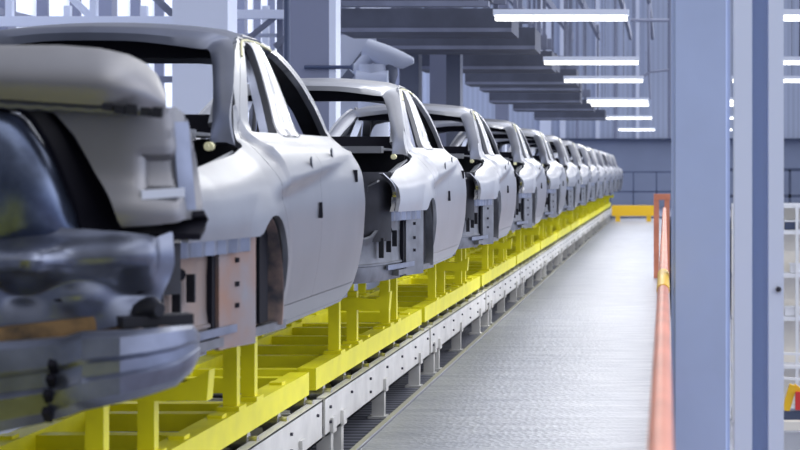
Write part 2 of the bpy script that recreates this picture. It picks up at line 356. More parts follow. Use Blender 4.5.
        # lamp aperture: bright flange and the dark pocket behind it
        fl = spath([(CX+s*.79,6.34,-.01),(CX+s*.83,6.42,-.06),(CX+s*.845,6.49,-.11),(CX+s*.845,6.51,-.17),(CX+s*.83,6.50,-.24)], 14)
        bm = grid_sheet([[p + Vector((-s*o, .2*o, 0)) for o in (0,.012,.024)] for p in fl], .006); obj('lamp_flange', bm, 'bright', R, 40)
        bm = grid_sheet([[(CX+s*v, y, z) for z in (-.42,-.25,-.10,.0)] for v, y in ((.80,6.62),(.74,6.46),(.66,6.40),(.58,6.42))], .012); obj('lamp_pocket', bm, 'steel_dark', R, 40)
        # boot side rail
        rl = spath([(CX+s*.77,7.55,.085),(CX+s*.77,7.1,.03),(CX+s*.76,6.7,-.015),(CX+s*.74,6.42,-.055)], 12)
        bm = grid_sheet([[p + Vector((-s*a, 0, b)) for a, b in ((0,.0),(.03,-.015),(.06,-.03),(.065,-.09))] for p in rl], .01); obj('boot_gutter', bm, 'steel_mid', R, 40)
        bm = grid_sheet([[(CX+s*.68, y, z) for y in (6.42, 6.9, 7.25)] for z in (-.62,-.3,-.02)], .012); obj('boot_side_lining', bm, 'steel_dark', R)
        bm = bmesh.new(); tube(bm, [(CX+s*.69,7.52,.10),(CX+s*.69,7.48,.10)], .018, 14, [.018,.018]); tube(bm, [(CX+s*.69,7.46,.10),(CX+s*.69,7.45,.10)], .010, 12)
        g = obj('hinge_mount', bm, 'sealer', R, 40)
        # front structure
        bm = bmesh.new(); bar(bm, (CX+s*.45,9.9,-.42), (CX+s*.47,10.85,-.38), .09, .13); bar(bm, (CX+s*.62,9.9,.0), (CX+s*.60,10.7,-.12), .05, .08); obj('front_rail', bm, 'steel', R)
        bm = bmesh.new(); tube(bm, [(CX+s*.55,10.35,-.45),(CX+s*.53,10.35,-.2),(CX+s*.50,10.35,0),(CX+s*.50,10.35,.02)], .16, 16, [.19,.17,.13,.10]); obj('strut_tower', bm, 'steel_mid', R, 40)
    # roof
    rows = []
    for y in np.linspace(8.36, 9.34, 16):
        row = []
        ze = float(np.interp(y, [8.36,8.5,8.7,9.0,9.34],[.575,.612,.632,.630,.575]))
        for t in np.linspace(-1, 1, 25):
            row.append((CX+.575*t, y - (.10*(1-t*t) if y < 8.7 else 0)*(8.7-y)/.34*1.0 + (.12*(1-t*t)*(y-9.0)/.34 if y > 9.0 else 0), ze + .045*(1-t**2) - .02*max(0,abs(t)-.85)/.15))
        rows.append(row)
    boxes('roof_header', 'black', R, (CX-.50, CX+.50, 8.40, 8.46, .50, .575))
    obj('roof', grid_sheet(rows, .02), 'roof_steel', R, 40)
    # rear window frame: ring of sloping flange
    path = [(.77,7.60,.10),(.74,7.66,.22),(.69,7.93,.36),(.63,8.2,.495),(.57,8.37,.565),(.50,8.34,.592),(.25,8.30,.612),(0,8.28,.617)]
    inn = [(.67,7.62,.11),(.655,7.74,.225),(.605,7.96,.355),(.545,8.19,.47),(.505,8.27,.53),(.43,8.27,.545),(.21,8.25,.573),(0,8.24,.58)]
    a = spath([(CX+p[0],p[1],p[2]) for p in path], 40); b = spath([(CX+p[0],p[1],p[2]) for p in inn], 40)
    a = a + [Vector(mirror_v(p)) for p in a[-2::-1]]; b = b + [Vector(mirror_v(p)) for p in b[-2::-1]]
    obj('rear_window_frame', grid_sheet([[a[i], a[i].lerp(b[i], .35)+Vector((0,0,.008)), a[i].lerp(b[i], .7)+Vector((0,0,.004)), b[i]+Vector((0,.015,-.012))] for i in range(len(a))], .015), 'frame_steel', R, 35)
    path = [(.75,9.92,.12),(.70,9.80,.27),(.64,9.62,.42),(.59,9.44,.52),(.52,9.40,.565),(.25,9.47,.60),(0,9.49,.61)]
    inn = [(.66,9.90,.12),(.62,9.78,.26),(.56,9.60,.40),(.50,9.46,.48),(.44,9.44,.50),(.21,9.49,.535),(0,9.51,.54)]
    a = spath([(CX+p[0],p[1],p[2]) for p in path], 34); b = spath([(CX+p[0],p[1],p[2]) for p in inn], 34)
    a = a + [Vector(mirror_v(p)) for p in a[-2::-1]]; b = b + [Vector(mirror_v(p)) for p in b[-2::-1]]
    obj('windscreen_frame', grid_sheet([[a[i], b[i]] for i in range(len(a))], .015), 'steel', R, 35)
    boxes('cowl_panel', 'steel', R, (CX-.72, CX+.72, 9.82, 9.97, .08, .13))
    boxes('firewall', 'steel_mid', R, (CX-.70, CX+.70, 9.90, 9.92, -.60, .08))
    boxes('dashboard_beam', 'steel_dark', R, (CX-.70, CX+.70, 9.66, 9.74, .06, .15))
    # shelf and seat bulkhead
    bm = bmesh.new(); box(bm, CX-.60, CX+.60, 7.56, 7.66, .125, .17); box(bm, CX-.60, CX+.60, 7.66, 8.22, .145, .16)
    obj('parcel_shelf', bm, 'steel_white', R)
    boxes('shelf_crossbar', 'black', R, (CX-.62, CX+.62, 8.16, 8.22, .165, .245))
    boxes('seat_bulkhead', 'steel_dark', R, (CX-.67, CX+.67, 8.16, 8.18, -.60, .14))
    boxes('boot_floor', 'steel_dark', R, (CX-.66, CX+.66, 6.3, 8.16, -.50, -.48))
    boxes('floor_pan', 'steel_mid', R, (CX-.60, CX+.60, 6.6, 9.92, -.64, -.615), (CX-.84, CX+.84, 7.95, 9.85, -.64, -.60), (CX-.02-.1, CX+.1, 8.2, 9.9, -.61, -.48))
    # wrap-round rear panel
    pp = spath([(.805,7.0,0),(.78,6.8,0),(.74,6.55,0),(.66,6.32,0),(.45,6.20,0),(.2,6.15,0),(0,6.14,0)], 24)
    pth = [(CX+p.x, p.y) for p in pp]; pth = pth + [(2*CX-x, y) for x, y in pth[-2::-1]]
    N = len(pth); rows = []
    for i, (x, y) in enumerate(pth):
        k = abs(i-(N-1)/2)/((N-1)/2); top = float(np.interp(k, [0,.55,.75,1],[-.40,-.40,-.27,-.25]))
        row = []
        for z, dn in ((-.665,.015),(-.62,.0),(-.57,.0),(-.565,-.012),(-.555,-.012),(-.55,0),(-.50,.006),((top-.5)/2,.006),(top-.03,.0),(top-.01,-.02),(top,-.03)):
            n = Vector((x-CX, y-7.6)).normalized(); row.append((x - n.x*dn*1.0, y - n.y*dn, z))
        rows.append(row)
    rp_ = obj('rear_panel', grid_sheet(rows, .015), 'copper2', R, 35)
    for i, z, r in ((5,-.36,.022),(8,-.33,.012),(13,-.46,.03),(16,-.55,.02),(21,-.5,.04)):
        for j in (i, N-1-i):
            x, y = pth[j]; n = Vector((x-CX, y-7.6, 0)).normalized(); c = Vector((x, y, z)); bm = bmesh.new(); tube(bm, [c+n*-.012, c+n*.004], r, 10); obj('hole', bm, 'black', rp_)
    for q in range(3): x, y = pth[4+q*2]; bm = bmesh.new(); bar(bm, (x+.02, y-.02, -.36-.02*q), (x+.02, y-.02, -.46-.03*q), .018, .03); obj('bracket', bm, 'steel_dark', rp_)
    boxes('front_crossmember', 'steel', R, (CX-.62, CX+.62, 10.78, 10.86, -.46, -.32), (CX-.62, CX+.62, 10.72, 10.78, -.10, -.05))
    return R
def spath_yz(pts, n): return [(p.x, p.y) for p in spath([(a, b, 0) for a, b in pts], n)]

PITCH = 5.1
ORD = ['', 'first', 'second', 'third', 'fourth', 'fifth', 'sixth', 'seventh', 'eighth', 'ninth', 'tenth', 'eleventh', 'twelfth', 'thirteenth', 'fourteenth']
proto = make_body('car_body', 'second car body shell from the camera, grey with copper-toned rear panels')
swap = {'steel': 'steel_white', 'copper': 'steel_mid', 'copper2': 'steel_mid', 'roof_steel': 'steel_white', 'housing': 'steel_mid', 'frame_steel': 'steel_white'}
light_mesh = {}
def lighten(root):                            # the shells further on are brighter zinc-coated steel without the copper tone
    for ch in [o for o in C.objects if o.parent == root]:
        for k, v in swap.items():
            if ch.data.materials[0] == M[k]:
                if ch.data.name not in light_mesh:
                    me = ch.data.copy(); me.materials[0] = M[v]; light_mesh[ch.data.name] = me
                ch.data = light_mesh[ch.data.name]; break
for k in range(1, 13):
    if k == 1: lab = 'third car body shell from the camera, pale metal with open dark boot'
    elif k == 12: lab = 'farthest car body shell, at the very end of the receding row'
    else: lab = '%s car body shell from the camera, pale bare metal, in the receding row' % ORD[k+2]
    r = dup(proto, PITCH*k, lab)
    lighten(r)
# car-by-car: all far shells share the lightened meshes

# ---------------------------------------------------------------- nearest shell: only its end inside the picture is built
def at(x, y, Y): return Vector(((x-665)/1920*Y, Y, (172-y)/1920*Y))
N1 = thing('car_body', (-2.0, 5.5, -.75), 'nearest car body shell, left edge, with boot lid and heavy bumper beam', 'car body', 'car body shells along the conveyor')
# boot lid: rounded upper deck
rows = []
for i in range(27):
    u = i/26; x = -90 + 256*u
    ytop = float(np.interp(x, [-90,0,60,100,130,150,160,167],[47,45,45,48,55,66,78,96])); ybot = float(np.interp(x, [-90,0,60,140,160,167],[96,99,103,108,113,112]))
    row = []
    for q in range(13):
        a = q/12; yy = ytop + (ybot-ytop)*a
        Yd = 5.50 + .10*(1-a)**3 - .03*math.sin(math.pi*a) + .16*max(0,(u-.72)/.28)**2.5
        row.append(at(x, yy, Yd))
    rows.append(row)
rows = [[rows[i][0]+Vector((-.05,.24,-.01))*max(.05,1-max(0,(i/26-.6)/.4))] + [rows[i][0]+Vector((-.01,.07,.003))*max(.05,1-max(0,(i/26-.6)/.4))] + rows[i] for i in range(27)]
lid = obj('boot_lid', grid_sheet(rows, .03), 'lidm', N1, 40)
# lid face
f = sdf([(34,98),(60,102),(168,108),(184,120),(192,160),(198,208),(194,218),(123,223),(108,195),(92,161),(78,136),(61,116),(48,106)])
fh = lambda x, y: f(x, y)
def facemap(x, y):
    d = 5.60 + .10*((x-120)/75)**2*(.2 if x < 120 else 1) - .05*math.exp(-((y-212)/22)**2)
    k = max(0, min(1, (x-164-(y-120)*.10)/14)); d += .14*k
    rx = max(0, min(1, (x-137)/6))*max(0, min(1, (188-x)/6)); ry = max(0, min(1, (y-150)/6))*max(0, min(1, (199-y)/6)); d += .035*rx*ry
    return at(x, y, d)
obj('lid_face', cut_sheet(45, 205, 95, 228, 2.5, fh, facemap, .025), 'lidm', lid, 40, org=N1.location)
bm = bmesh.new(); tube(bm, [at(x, 103+max(0,x)*.055+ (1.5 if i%2 else 0), 5.53) for i, x in enumerate(range(-60, 166, 10))], .014, 8); obj('lid_seam', bm, 'steel_mid', lid, 40, org=N1.location)
for x, y, q in ((108,106,.03),(120,108,.04),(132,108,.05),(146,110,.04),(158,111,.05)): bm = bmesh.new(); bar(bm, at(x-5, y+1, 5.50), at(x+5, y+2, 5.50), .02, q*.6); obj('lid_bracket', bm, 'steel_dark', lid, org=N1.location)
bm = grid_sheet([[at(171+(y-120)*.085,y,5.66), at(178+(y-120)*.10,y,5.675), at(186+(y-120)*.085,y,5.70)] for y in range(122,212,8)], .01); obj('lid_edge', bm, 'beamst', lid, 40, org=N1.location)
bm = bmesh.new(); bar(bm, at(141,195,5.555), at(184,192,5.60), .03, .026); obj('number_plate_ledge', bm, 'robot', lid, org=N1.location)
# black seal band round the boot opening, tube-like
bo = spath([at(-60,62,5.62), at(0,79,5.64), at(36,94,5.66), at(64,114,5.67), at(96,160,5.68), at(114,198,5.68), at(130,218,5.68), at(165,214,5.7), at(204,210,5.74)], 40)
bi = spath([at(-60,96,5.58), at(0,110,5.58), at(22,115,5.58), at(38,134,5.58), at(53,161,5.6), at(71,204,5.6), at(84,238,5.6), at(140,240,5.62), at(200,240,5.68)], 40)
bm = grid_sheet([[b_, b_.lerp(a_, .3)+Vector((0,.05,0)), b_.lerp(a_, .7)+Vector((0,.06,0)), a_] for a_, b_ in zip(bo, bi)], .02); obj('boot_seal', bm, 'black', N1, 40)
# quarter panel bulge inside the seal
rows = []
for i in range(20):
    a = i/19; row = []
    for j in range(20):
        b = j/19; cx = spath([(-14,108,0),(20,114,0),(38,133,0),(54,162,0),(71,204,0),(86,240,0)], 20)[j]
        x = -110 + (cx.x+110)*a; y = cx.y*a + (cx.y+8)*(1-a) + (1-a)*30*(1-b)*0
        yb = 345; yy = y
        row.append(at(x, yy, 5.60 - .22*math.sin(a*math.pi*.5)*math.sin(.3+b*2.2)*(1-a)**.35 + .008*math.sin(9*b+5*a)))
    rows.append(row)
obj('quarter_panel', grid_sheet(rows, .02), 'blue_steel', N1, 50)
# rear lower panel with pressings
f2b = sdf([(-100,225),(60,228),(96,232),(150,240),(168,232),(170,262),(160,300),(155,318),(60,338),(-100,350)])
def rearmap(x, y):
    d = 5.55 + .10*max(0,(x-110)/60)**2 - .06*math.exp(-((y-262-(x*-.05))/16)**2)*(1 if x < 150 else .3) + .03*math.sin(x/17)*math.exp(-((y-295)/14)**2) - .10*math.exp(-((x-30)/26)**2-((y-262)/14)**2)
    return at(x, y, d)
rl_ = obj('rear_panel', cut_sheet(-100, 175, 222, 352, 3, f2b, rearmap, .02), 'beamst', N1, 50)
for x, y, wd, ht in ((110,268,18,9),(142,263,12,7),(70,278,9,8),(75,300,40,4),(130,292,30,3),(150,296,4,14)):
    p = rearmap(x, y); k = .003; bm = bmesh.new(); prism(bm, [p+Vector((wd*k*.5*math.cos(t), -.012, ht*k*.5*math.sin(t))) for t in [math.radians(q) for q in range(0,360,30)]], (0,.02,0)); obj('hole', bm, 'black', rl_, org=N1.location)
bm = bmesh.new(); bar(bm, at(-20,338,5.5), at(158,316,5.62), .10, .05); obj('lower_ledge', bm, mat('rust_primer', (.22,.13,.05), .6, noise=.6, nscale=14, col2=(.01,.01,.01)), rl_, org=N1.location)
# boot interior
boxes('boot_lining', 'black', N1, (-2.3, -1.52, 5.72, 5.76, -.22, .12))
# bumper beam: pressed box section with swept end
sec = []
for x, yt, yb, Yd in ((-100,344,446,5.35),(-20,342,436,5.33),(40,338,424,5.32),(66,336,417,5.30),(82,331,411,5.25),(120,330,403,5.25),(150,328,395,5.30),(176,325,386,5.38),(192,324,372,5.46),(200,334,356,5.54)):
    h = yb-yt; ring = []
    for dy, dd in ((0,.13),(0.02,.03),(.10,.0),(.35,-.005),(.42,.012),(.58,.012),(.65,-.005),(.88,.01),(1,.05),(1,.14)): ring.append(at(x, yt+h*dy, Yd+dd))
    sec.append(ring)
bm = bmesh.new(); V = [[bm.verts.new(p) for p in r] for r in sec]; n = len(V[0])
for i in range(len(V)-1):
    for k in range(n): bm.faces.new((V[i][k], V[i][(k+1)%n], V[i+1][(k+1)%n], V[i+1][k]))
bm.faces.new(V[0][::-1]); bm.faces.new(V[-1])
bb = obj('bumper_beam', bm, 'beamst', N1, 30)
for x, y in ((52,362),(50,376),(47,392),(46,410)):
    p = at(x, y, 5.30); bm = bmesh.new(); bar(bm, p, p+Vector((0,.03,-.03)), .022, .022); obj('hole', bm, 'black', bb, org=N1.location)
bm = bmesh.new(); tube(bm, [at(148,314,5.55), at(152,308,5.52), at(160,310,5.5)], .02, 10, [.05,.035,.02]); bar(bm, at(120,322,5.5), at(190,318,5.6), .08, .03); obj('tow_bracket', bm, 'steel_dark', N1, 40)
# lower body side
boxes('side_member', 'steel_mid', N1, (-2.6, -1.75, 5.5, 5.85, -.60, -.50))

# ---------------------------------------------------------------- yellow skids
def make_skid(y0, label):
    R = thing('skid', (CX, y0+2.45, -1.28), label, 'skid', 'yellow skids under the car bodies'); y1 = y0+4.88
    for s in (1, -1):
        boxes('runner', 'yellow', R, (CX+s*.37-.055, CX+s*.37+.055, y0, y1, -1.28, -1.15))
        for a in (.95, 1.65, 3.15, 3.55):
            v0 = .37; y_ = y0+a; bm = bmesh.new(); box(bm, CX+s*v0-.034, CX+s*v0+.034, y_-.035, y_+.035, -1.14, -.66 if a != 1.65 else -.80); box(bm, CX+s*v0-.055, CX+s*v0+.055, y_-.08, y_+.08, -1.15, -1.13)
            obj('post', bm, 'yellow', R)
        bm = bmesh.new(); v0 = .37      # notched support arm on the second post
        prism(bm, [(CX+s*(v0-.10), y0+1.60, -.925), (CX+s*(v0+.25), y0+1.60, -.925), (CX+s*(v0+.26), y0+1.60, -.80), (CX+s*(v0+.16), y0+1.60, -.85), (CX+s*(v0+.0), y0+1.60, -.84), (CX+s*(v0-.10), y0+1.60, -.84)], (0,.10,0))
        obj('support_arm', bm, 'yellow', R)
        for a in (1.3, 2.1, 2.8, 4.2): bm = bmesh.new(); box(bm, CX+s*.37-.035, CX+s*.37+.035, y0+a, y0+a+.09, -1.15, -1.135); obj('weld_pad', bm, 'yellow', R)
    for a in (.12, .95, 1.65, 2.4, 3.15, 3.55, 4.75): boxes('crossbeam', 'yellow', R, (CX-.32, CX+.32, y0+a-.05, y0+a+.05, -1.25, -1.165))
    return R
sk = make_skid(6.15, 'yellow steel skid under the second car body from the camera')
dup(sk, -PITCH+.10, 'yellow steel skid under the nearest car body at the left edge')
for k in range(1, 13): dup(sk, PITCH*k, 'yellow steel skid under the %s car body from the camera' % ORD[k+2] if k < 12 else 'farthest yellow steel skid, at the end of the receding line')

# ---------------------------------------------------------------- roller beds
def make_bed(y0, label):
    R = thing('roller_bed', (CX, y0+2.5, -1.75), label, 'conveyor frame', 'cream roller beds under the skids'); y1 = y0+5.0
    for s in (1, -1):
        x = CX+s*.47; e = x - s*.05
        bm = bmesh.new(); box(bm, min(x,x-s*.012), max(x,x-s*.012), y0, y1, -1.56, -1.33); box(bm, min(x,e), max(x,e), y0, y1, -1.34, -1.328); box(bm, min(x,e), max(x,e), y0, y1, -1.56, -1.548)
        sb = obj('side_beam', bm, 'cream', R)
        for a in np.arange(.15, 5, .78) if s == 1 else ():
            for z in (-1.40,-1.49) if int(a*10) % 3 else (-1.40,): bm = bmesh.new(); tube(bm, [(x, y0+a, z), (x+s*.014, y0+a, z)], .010, 6); obj('bolt', bm, 'bolt', sb, org=R.location)
        for a in (.18, .55, 2.35, 4.30):
            bm = bmesh.new(); box(bm, x-s*.09-.045, x-s*.09+.045, y0+a, y0+a+.09, -1.56, -1.72) if False else box(bm, min(x+s*.002,x-s*.085), max(x+s*.002,x-s*.085), y0+a, y0+a+.085, -1.735, -1.49)
            box(bm, min(x+s*.02,x-s*.11), max(x+s*.02,x-s*.11), y0+a-.03, y0+a+.115, -1.75, -1.735)
            box(bm, min(x+s*.001,x+s*.02), max(x+s*.001,x+s*.02), y0+a-.015, y0+a+.10, -1.56, -1.47)
            obj('leg', bm, 'cream', R)
        if s == 1:
            bm = bmesh.new()
            for a in np.arange(.5, 5, .75): box(bm, CX+.33, CX+.36, y0+a, y0+a+.03, -1.33, -1.28)
    for a in np.arange(.3, 5, .75):
        bm = bmesh.new(); tube(bm, [(CX-.45, y0+a, -1.335), (CX+.455, y0+a, -1.335)], .03, 10); tube(bm, [(CX+.33, y0+a, -1.335), (CX+.41, y0+a, -1.335)], .053, 12); tube(bm, [(CX-.41, y0+a, -1.335), (CX-.33, y0+a, -1.335)], .053, 12)
        obj('roller', bm, 'roller', R, 40)
    for a in (.0, 4.9): boxes('end_plate', 'cream', R, (CX-.45, CX+.45, y0+a, y0+a+.03, -1.53, -1.40))
    boxes('shade_tray', 'bolt', R, (CX-.45, CX+.45, y0+.1, y1-.1, -1.54, -1.52))  # dark sheet, paints shade into the gaps below the skid
    return R
bed = make_bed(6.2, 'cream steel roller bed with bolted side beam, under the second car body')
dup(bed, -PITCH, 'cream steel roller bed under the nearest car body, mostly below the picture edge')
for k in range(1, 13): dup(bed, PITCH*k, 'cream steel roller bed on short legs, under the %s car body from the camera' % ORD[k+2] if k < 12 else 'farthest cream roller bed, at the end of the conveyor line')

# ---------------------------------------------------------------- ceiling lights
def make_light(x0, y, wd, label):
    R = thing('ceiling_light', (x0+wd/2, y, 1.66), label, 'ceiling light', 'fluorescent ceiling lights over the walkway')
    boxes('housing', 'white', R, (x0, x0+wd, y-.09, y+.09, 1.735, 1.80))
    bm = bmesh.new(); box(bm, x0+.02, x0+wd-.02, y-.075, y+.075, 1.68, 1.735); obj('diffuser', bm, 'tube', R)
    l = bpy.data.lights.new('lamp_light', 'AREA'); l.shape = 'RECTANGLE'; l.size = 1.4; l.size_y = .15; l.energy = 24; l.color = (1, .99, .95)
    o = bpy.data.objects.new('lamp_light', l); C.objects.link(o); o.parent = R; o.location = (0, 0, .005)
    for q in (.25, .75):
        bm = bmesh.new(); tube(bm, [(x0+wd*q, y, 1.80), (x0+wd*q, y, 4.9)], .008, 6); obj('suspension_rod', bm, 'gmid', R)
    return R
first = None
for i, y in enumerate((13, 21.3, 30, 36, 46.5, 49, 61, 78)):
    for x0, side in ((-1.9, 'from the camera above the walkway'), (1.25, 'from the camera, right row behind the blue columns')):
        if y == 13 and x0 > 0: continue
        lab = '%s fluorescent ceiling light %s' % (ORD[i+1].capitalize() if y != 13 else 'Nearest', side)
        if first is None: first = make_light(x0, y, 1.5, lab)
        else: dup(first, y-13, lab, dx=x0+1.9)

# ---------------------------------------------------------------- columns, rails
bm = bmesh.new(); box(bm, .030, .305, 9.0, 9.28, -5.2, 4.8)
bmesh.ops.bevel(bm, geom=[e for e in bm.edges if abs(e.verts[0].co.z-e.verts[1].co.z) > 1], offset=.02, segments=3, affect='EDGES')
tag(obj('support_column', bm, 'colblue', None, 40), 'wide blue-grey square column beside the orange handrail', 'column')
R = thing('support_column', (.36, 7.5, -5.2), 'narrower pale blue channel column to the right of the wide column', 'column')
boxes('flange', 'collight', R, (.270, .338, 7.45, 7.60, -5.2, 4.8))
boxes('flange', 'collight', R, (.402, .461, 7.45, 7.60, -5.2, 4.8))
boxes('web', 'coldark', R, (.338, .402, 7.55, 7.57, -5.2, 4.8))
bm = bmesh.new(); tube(bm, [(.44,7.45,-.455),(.44,7.438,-.455)], .011, 8); obj('bolt', bm, 'bolt', R)
R = thing('handrail', (-.012, 8, -1.6), 'long orange-red tubular handrail running along the right walkway edge', 'handrail')
bm = bmesh.new(); tube(bm, [(-.008, 1.2, -.5), (-.008, 26, -.5)], .024, 16); obj('top_rail', bm, 'orange', R, 40)
bm = bmesh.new(); tube(bm, [(-.008, 1.2, -1.02), (-.008, 26, -1.02)], .016, 12); obj('mid_rail', bm, 'orange', R, 40)
boxes('toe_board', 'orange', R, (-.014, -.002, 1.2, 26, -1.59, -1.48))
for y in (1.3, 4.4, 11, 14, 17, 20, 23, 26):
    bm = bmesh.new(); tube(bm, [(-.008, y, -1.6), (-.008, y, -.5)], .019, 12); obj('post', bm, 'orange', R, 40)
bm = bmesh.new(); tube(bm, [(-.008, 8.1, -.5), (-.008, 9.4, -.5)], .028, 16); obj('joint_sleeve', bm, 'ryellow', R, 40)
R = thing('guard_hoop', (-.03, 29, -1.6), 'orange guard hoop at the far end of the handrail', 'barrier')
for x in (-.13, .03): 
    bm = bmesh.new(); box(bm, x-.04, x+.04, 28.96, 29.04, -1.6, -.42); obj('post', bm, 'orange', R)
boxes('top_bar', 'orange', R, (-.17, .08, 28.95, 29.05, -.42, -.33))
tag(boxes('barrier_beam', 'ryellow', None, (-1.72, -.30, 62, 62.25, -1.42, -1.08), (-1.6, -1.45, 62.02, 62.2, -1.6, -1.42), (-.6, -.45, 62.02, 62.2, -1.6, -1.42)), 'yellow barrier beam across the far end of the walkway', 'barrier')
def railing(name, x0, x1, y, zb, zt, label, n, infill=0):
    R = thing(name, ((x0+x1)/2, y, zb), label, 'railing')
    for z in (zt, zb+(zt-zb)*.5): bm = bmesh.new(); bar(bm, (x0,y,z), (x1,y,z), .06, .07); obj('rail_bar', bm, 'rail', R)
    for i in range(n):
        x = x0+(x1-x0)*i/(n-1); boxes('post', 'rail', R, (x-.03, x+.03, y-.03, y+.03, zb, zt))
    return R
struct('floor_far_landing', 'gmid', (-6, 12, 70, 85.5, -1.75, -1.62))
railing('railing', -3.2, .6, 79, -1.62, .0, 'dark blue railing in front of the far wall', 5)
railing('railing', 1.0, 5.5, 42, -1.1, .05, 'dark blue mesh railing behind the pale column at right', 14)

# ---------------------------------------------------------------- overhead gantries receding over the cars
def make_gantry(y, label):
    R = thing('overhead_duct', (-3.2, y, 1.75), label, 'duct', 'dark overhead ducts above the car line')
    boxes('duct_body', 'gdark', R, (-4.15, -1.95, y-.6, y+.6, 1.78, 2.08))
    boxes('top_flange', 'gmid', R, (-4.3, -2.05, y-.3, y-.22, 2.16, 2.36))
    boxes('edge_strip', 'gmid', R, (-4.15, -1.95, y-.63, y-.60, 1.78, 1.83))
    for x in (-4.0, -3.1, -2.2): boxes('hanger', 'gmid', R, (x-.03, x+.03, y-.03, y+.03, 2.08, 4.75))
    return R
g0 = None
for i, y in enumerate((25, 27.2, 29.5, 32, 35, 38.5, 42.5, 47, 53, 60)):
    lab = '%s dark horizontal overhead duct counted from the camera, above the car line' % ORD[i+1].capitalize()
    if g0 is None: g0 = make_gantry(y, lab)
    else: dup(g0, y-25, lab, dx=[0,.15,-.1,.1,0,.2,.1,-.1,0,.1][i], dz=[0,-.08,.1,-.1,.05,-.05,0,-.1,-.1,-.15][i])
R = thing('cable_tray', (-3.0, 22, 2.05), 'dark ribbed cable tray crossing the top of the picture', 'cable tray')
for i in range(5): boxes('tray_rail', 'gdark' if i % 2 else 'gmid', R, (-4.0+.1*i, -1.98, 21.5+i*.45, 21.7+i*.45, 1.86+.09*i, 1.92+.09*i))
boxes('hanger', 'gmid', R, (-3.9,-3.84,21.6,21.66,1.92,4.6), (-2.1,-2.04,21.6,21.66,1.92,4.6))

for i, x in enumerate((-4.0, -3.1, -2.2, -1.15, -.42)): struct('trim_roof_beam_%d' % (i+1), 'gmid', (x-.05, x+.05, 8, 64, 4.40, 4.62))
# ---------------------------------------------------------------- columns and machinery on the left
def column(name, x0, x1, y, d, m, label, z1=5):
    return tag(boxes(name, m, None, (x0, x1, y, y+d, -5.2, z1)), label, 'column')
column('support_column', -4.62, -4.10, 18, .4, 'white', 'broad white column behind the second car body')
column('support_column', -3.92, -3.50, 20, .4, 'gcol', 'grey-blue square column above the third car body roof')
column('support_column', -3.50, -3.43, 20, .3, 'white', 'slim pale strip column fixed to the grey-blue column')
column('support_column', -4.15, -3.85, 30, .4, 'gcol2', 'dark slate column behind the third car body, left one of the pair')
column('support_column', -3.42, -3.2, 30, .4, 'gcol2', 'dark slate column right one of the pair, behind the overhead ducts')
column('support_column', -3.8, -3.5, 31, .2, 'gcol', 'grey column standing between the two dark slate columns')
for x, y, lab in ((-6.0, 34, 'grey steel column near the left windows, nearer one'), (-6.2, 46, 'grey steel column far behind the car roofs'), (-4.6, 52, 'grey steel column farther down the left side')):
    column('steel_column', x, x+.35, y, .35, 'gcol', lab)
bm = bmesh.new(); tube(bm, [(-3.15,16,-1.75),(-3.15,16,4.6)], .026, 10); tag(obj('vertical_pipe', bm, 'rail', None, 40), 'thin dark vertical pipe behind the second car roof', 'pipe')
bm = bmesh.new(); tube(bm, [(-3.75,19.97,1.09),(-3.28,19.97,1.09),(-3.24,19.97,1.09)], .02, 8, [.02,.02,.045]); tag(obj('horizontal_pipe', bm, 'rail', None, 40), 'dark horizontal pipe in front of the grey-blue column', 'pipe')
# top-left truss frame
R = thing('roof_truss', (-7.3, 25, 1.9), 'white steel truss with diagonal braces at the top left', 'truss')
boxes('bottom_chord', 'white', R, (-9.6, -5.9, 25, 25.15, 1.90, 2.03)); boxes('top_chord', 'white', R, (-9.6, -5.9, 25, 25.15, 3.0, 3.12))
for x in (-8.6, -7.5, -6.4, -5.95): boxes('upright', 'white', R, (x, x+.09, 25.02, 25.12, 2.03, 3.0))
for a, b in ((-8.5,-7.5),(-7.4,-6.4)):
    bm = bmesh.new(); bar(bm, (a,25.07,3.0), (b,25.07,2.03), .06, .09); obj('diagonal', bm, 'white' if a < -8 else 'gmid', R)
R = thing('roof_truss', (-5.2, 26, 2.0), 'pale steel truss beams between the white column and the grey-blue column', 'truss')
boxes('bottom_chord', 'white', R, (-5.9, -4.7, 26, 26.15, 2.08, 2.20)); boxes('lower_rail', 'robot', R, (-5.9, -4.6, 26.3, 26.4, 1.85, 1.90)); boxes('top_chord', 'white', R, (-5.9, -4.6, 26, 26.15, 2.6, 2.7))
for a, b in ((-5.8,-5.3),(-5.3,-4.8)):
    bm = bmesh.new(); bar(bm, (a,26.07,1.7), (b,26.07,2.1), .05, .07); obj('diagonal', bm, 'gmid', R)
boxes('upright', 'gmid', R, (-5.3,-5.22,26.2,26.28,.9,2.6)); boxes('upright', 'gmid', R, (-4.95,-4.88,26.2,26.28,.9,2.6))
R = thing('storage_rack', (-7.6, 30, -5.2), 'pale steel rack frame behind the second car body window', 'rack')
for x in (-9.4, -8.2, -7.0, -6.3): boxes('upright', 'white', R, (x, x+.10, 30, 30.12, -5.2, 2.6))
for z in (-.3, .55, 1.4): boxes('shelf_beam', 'gmid', R, (-9.4, -6.2, 30, 30.1, z, z+.1))
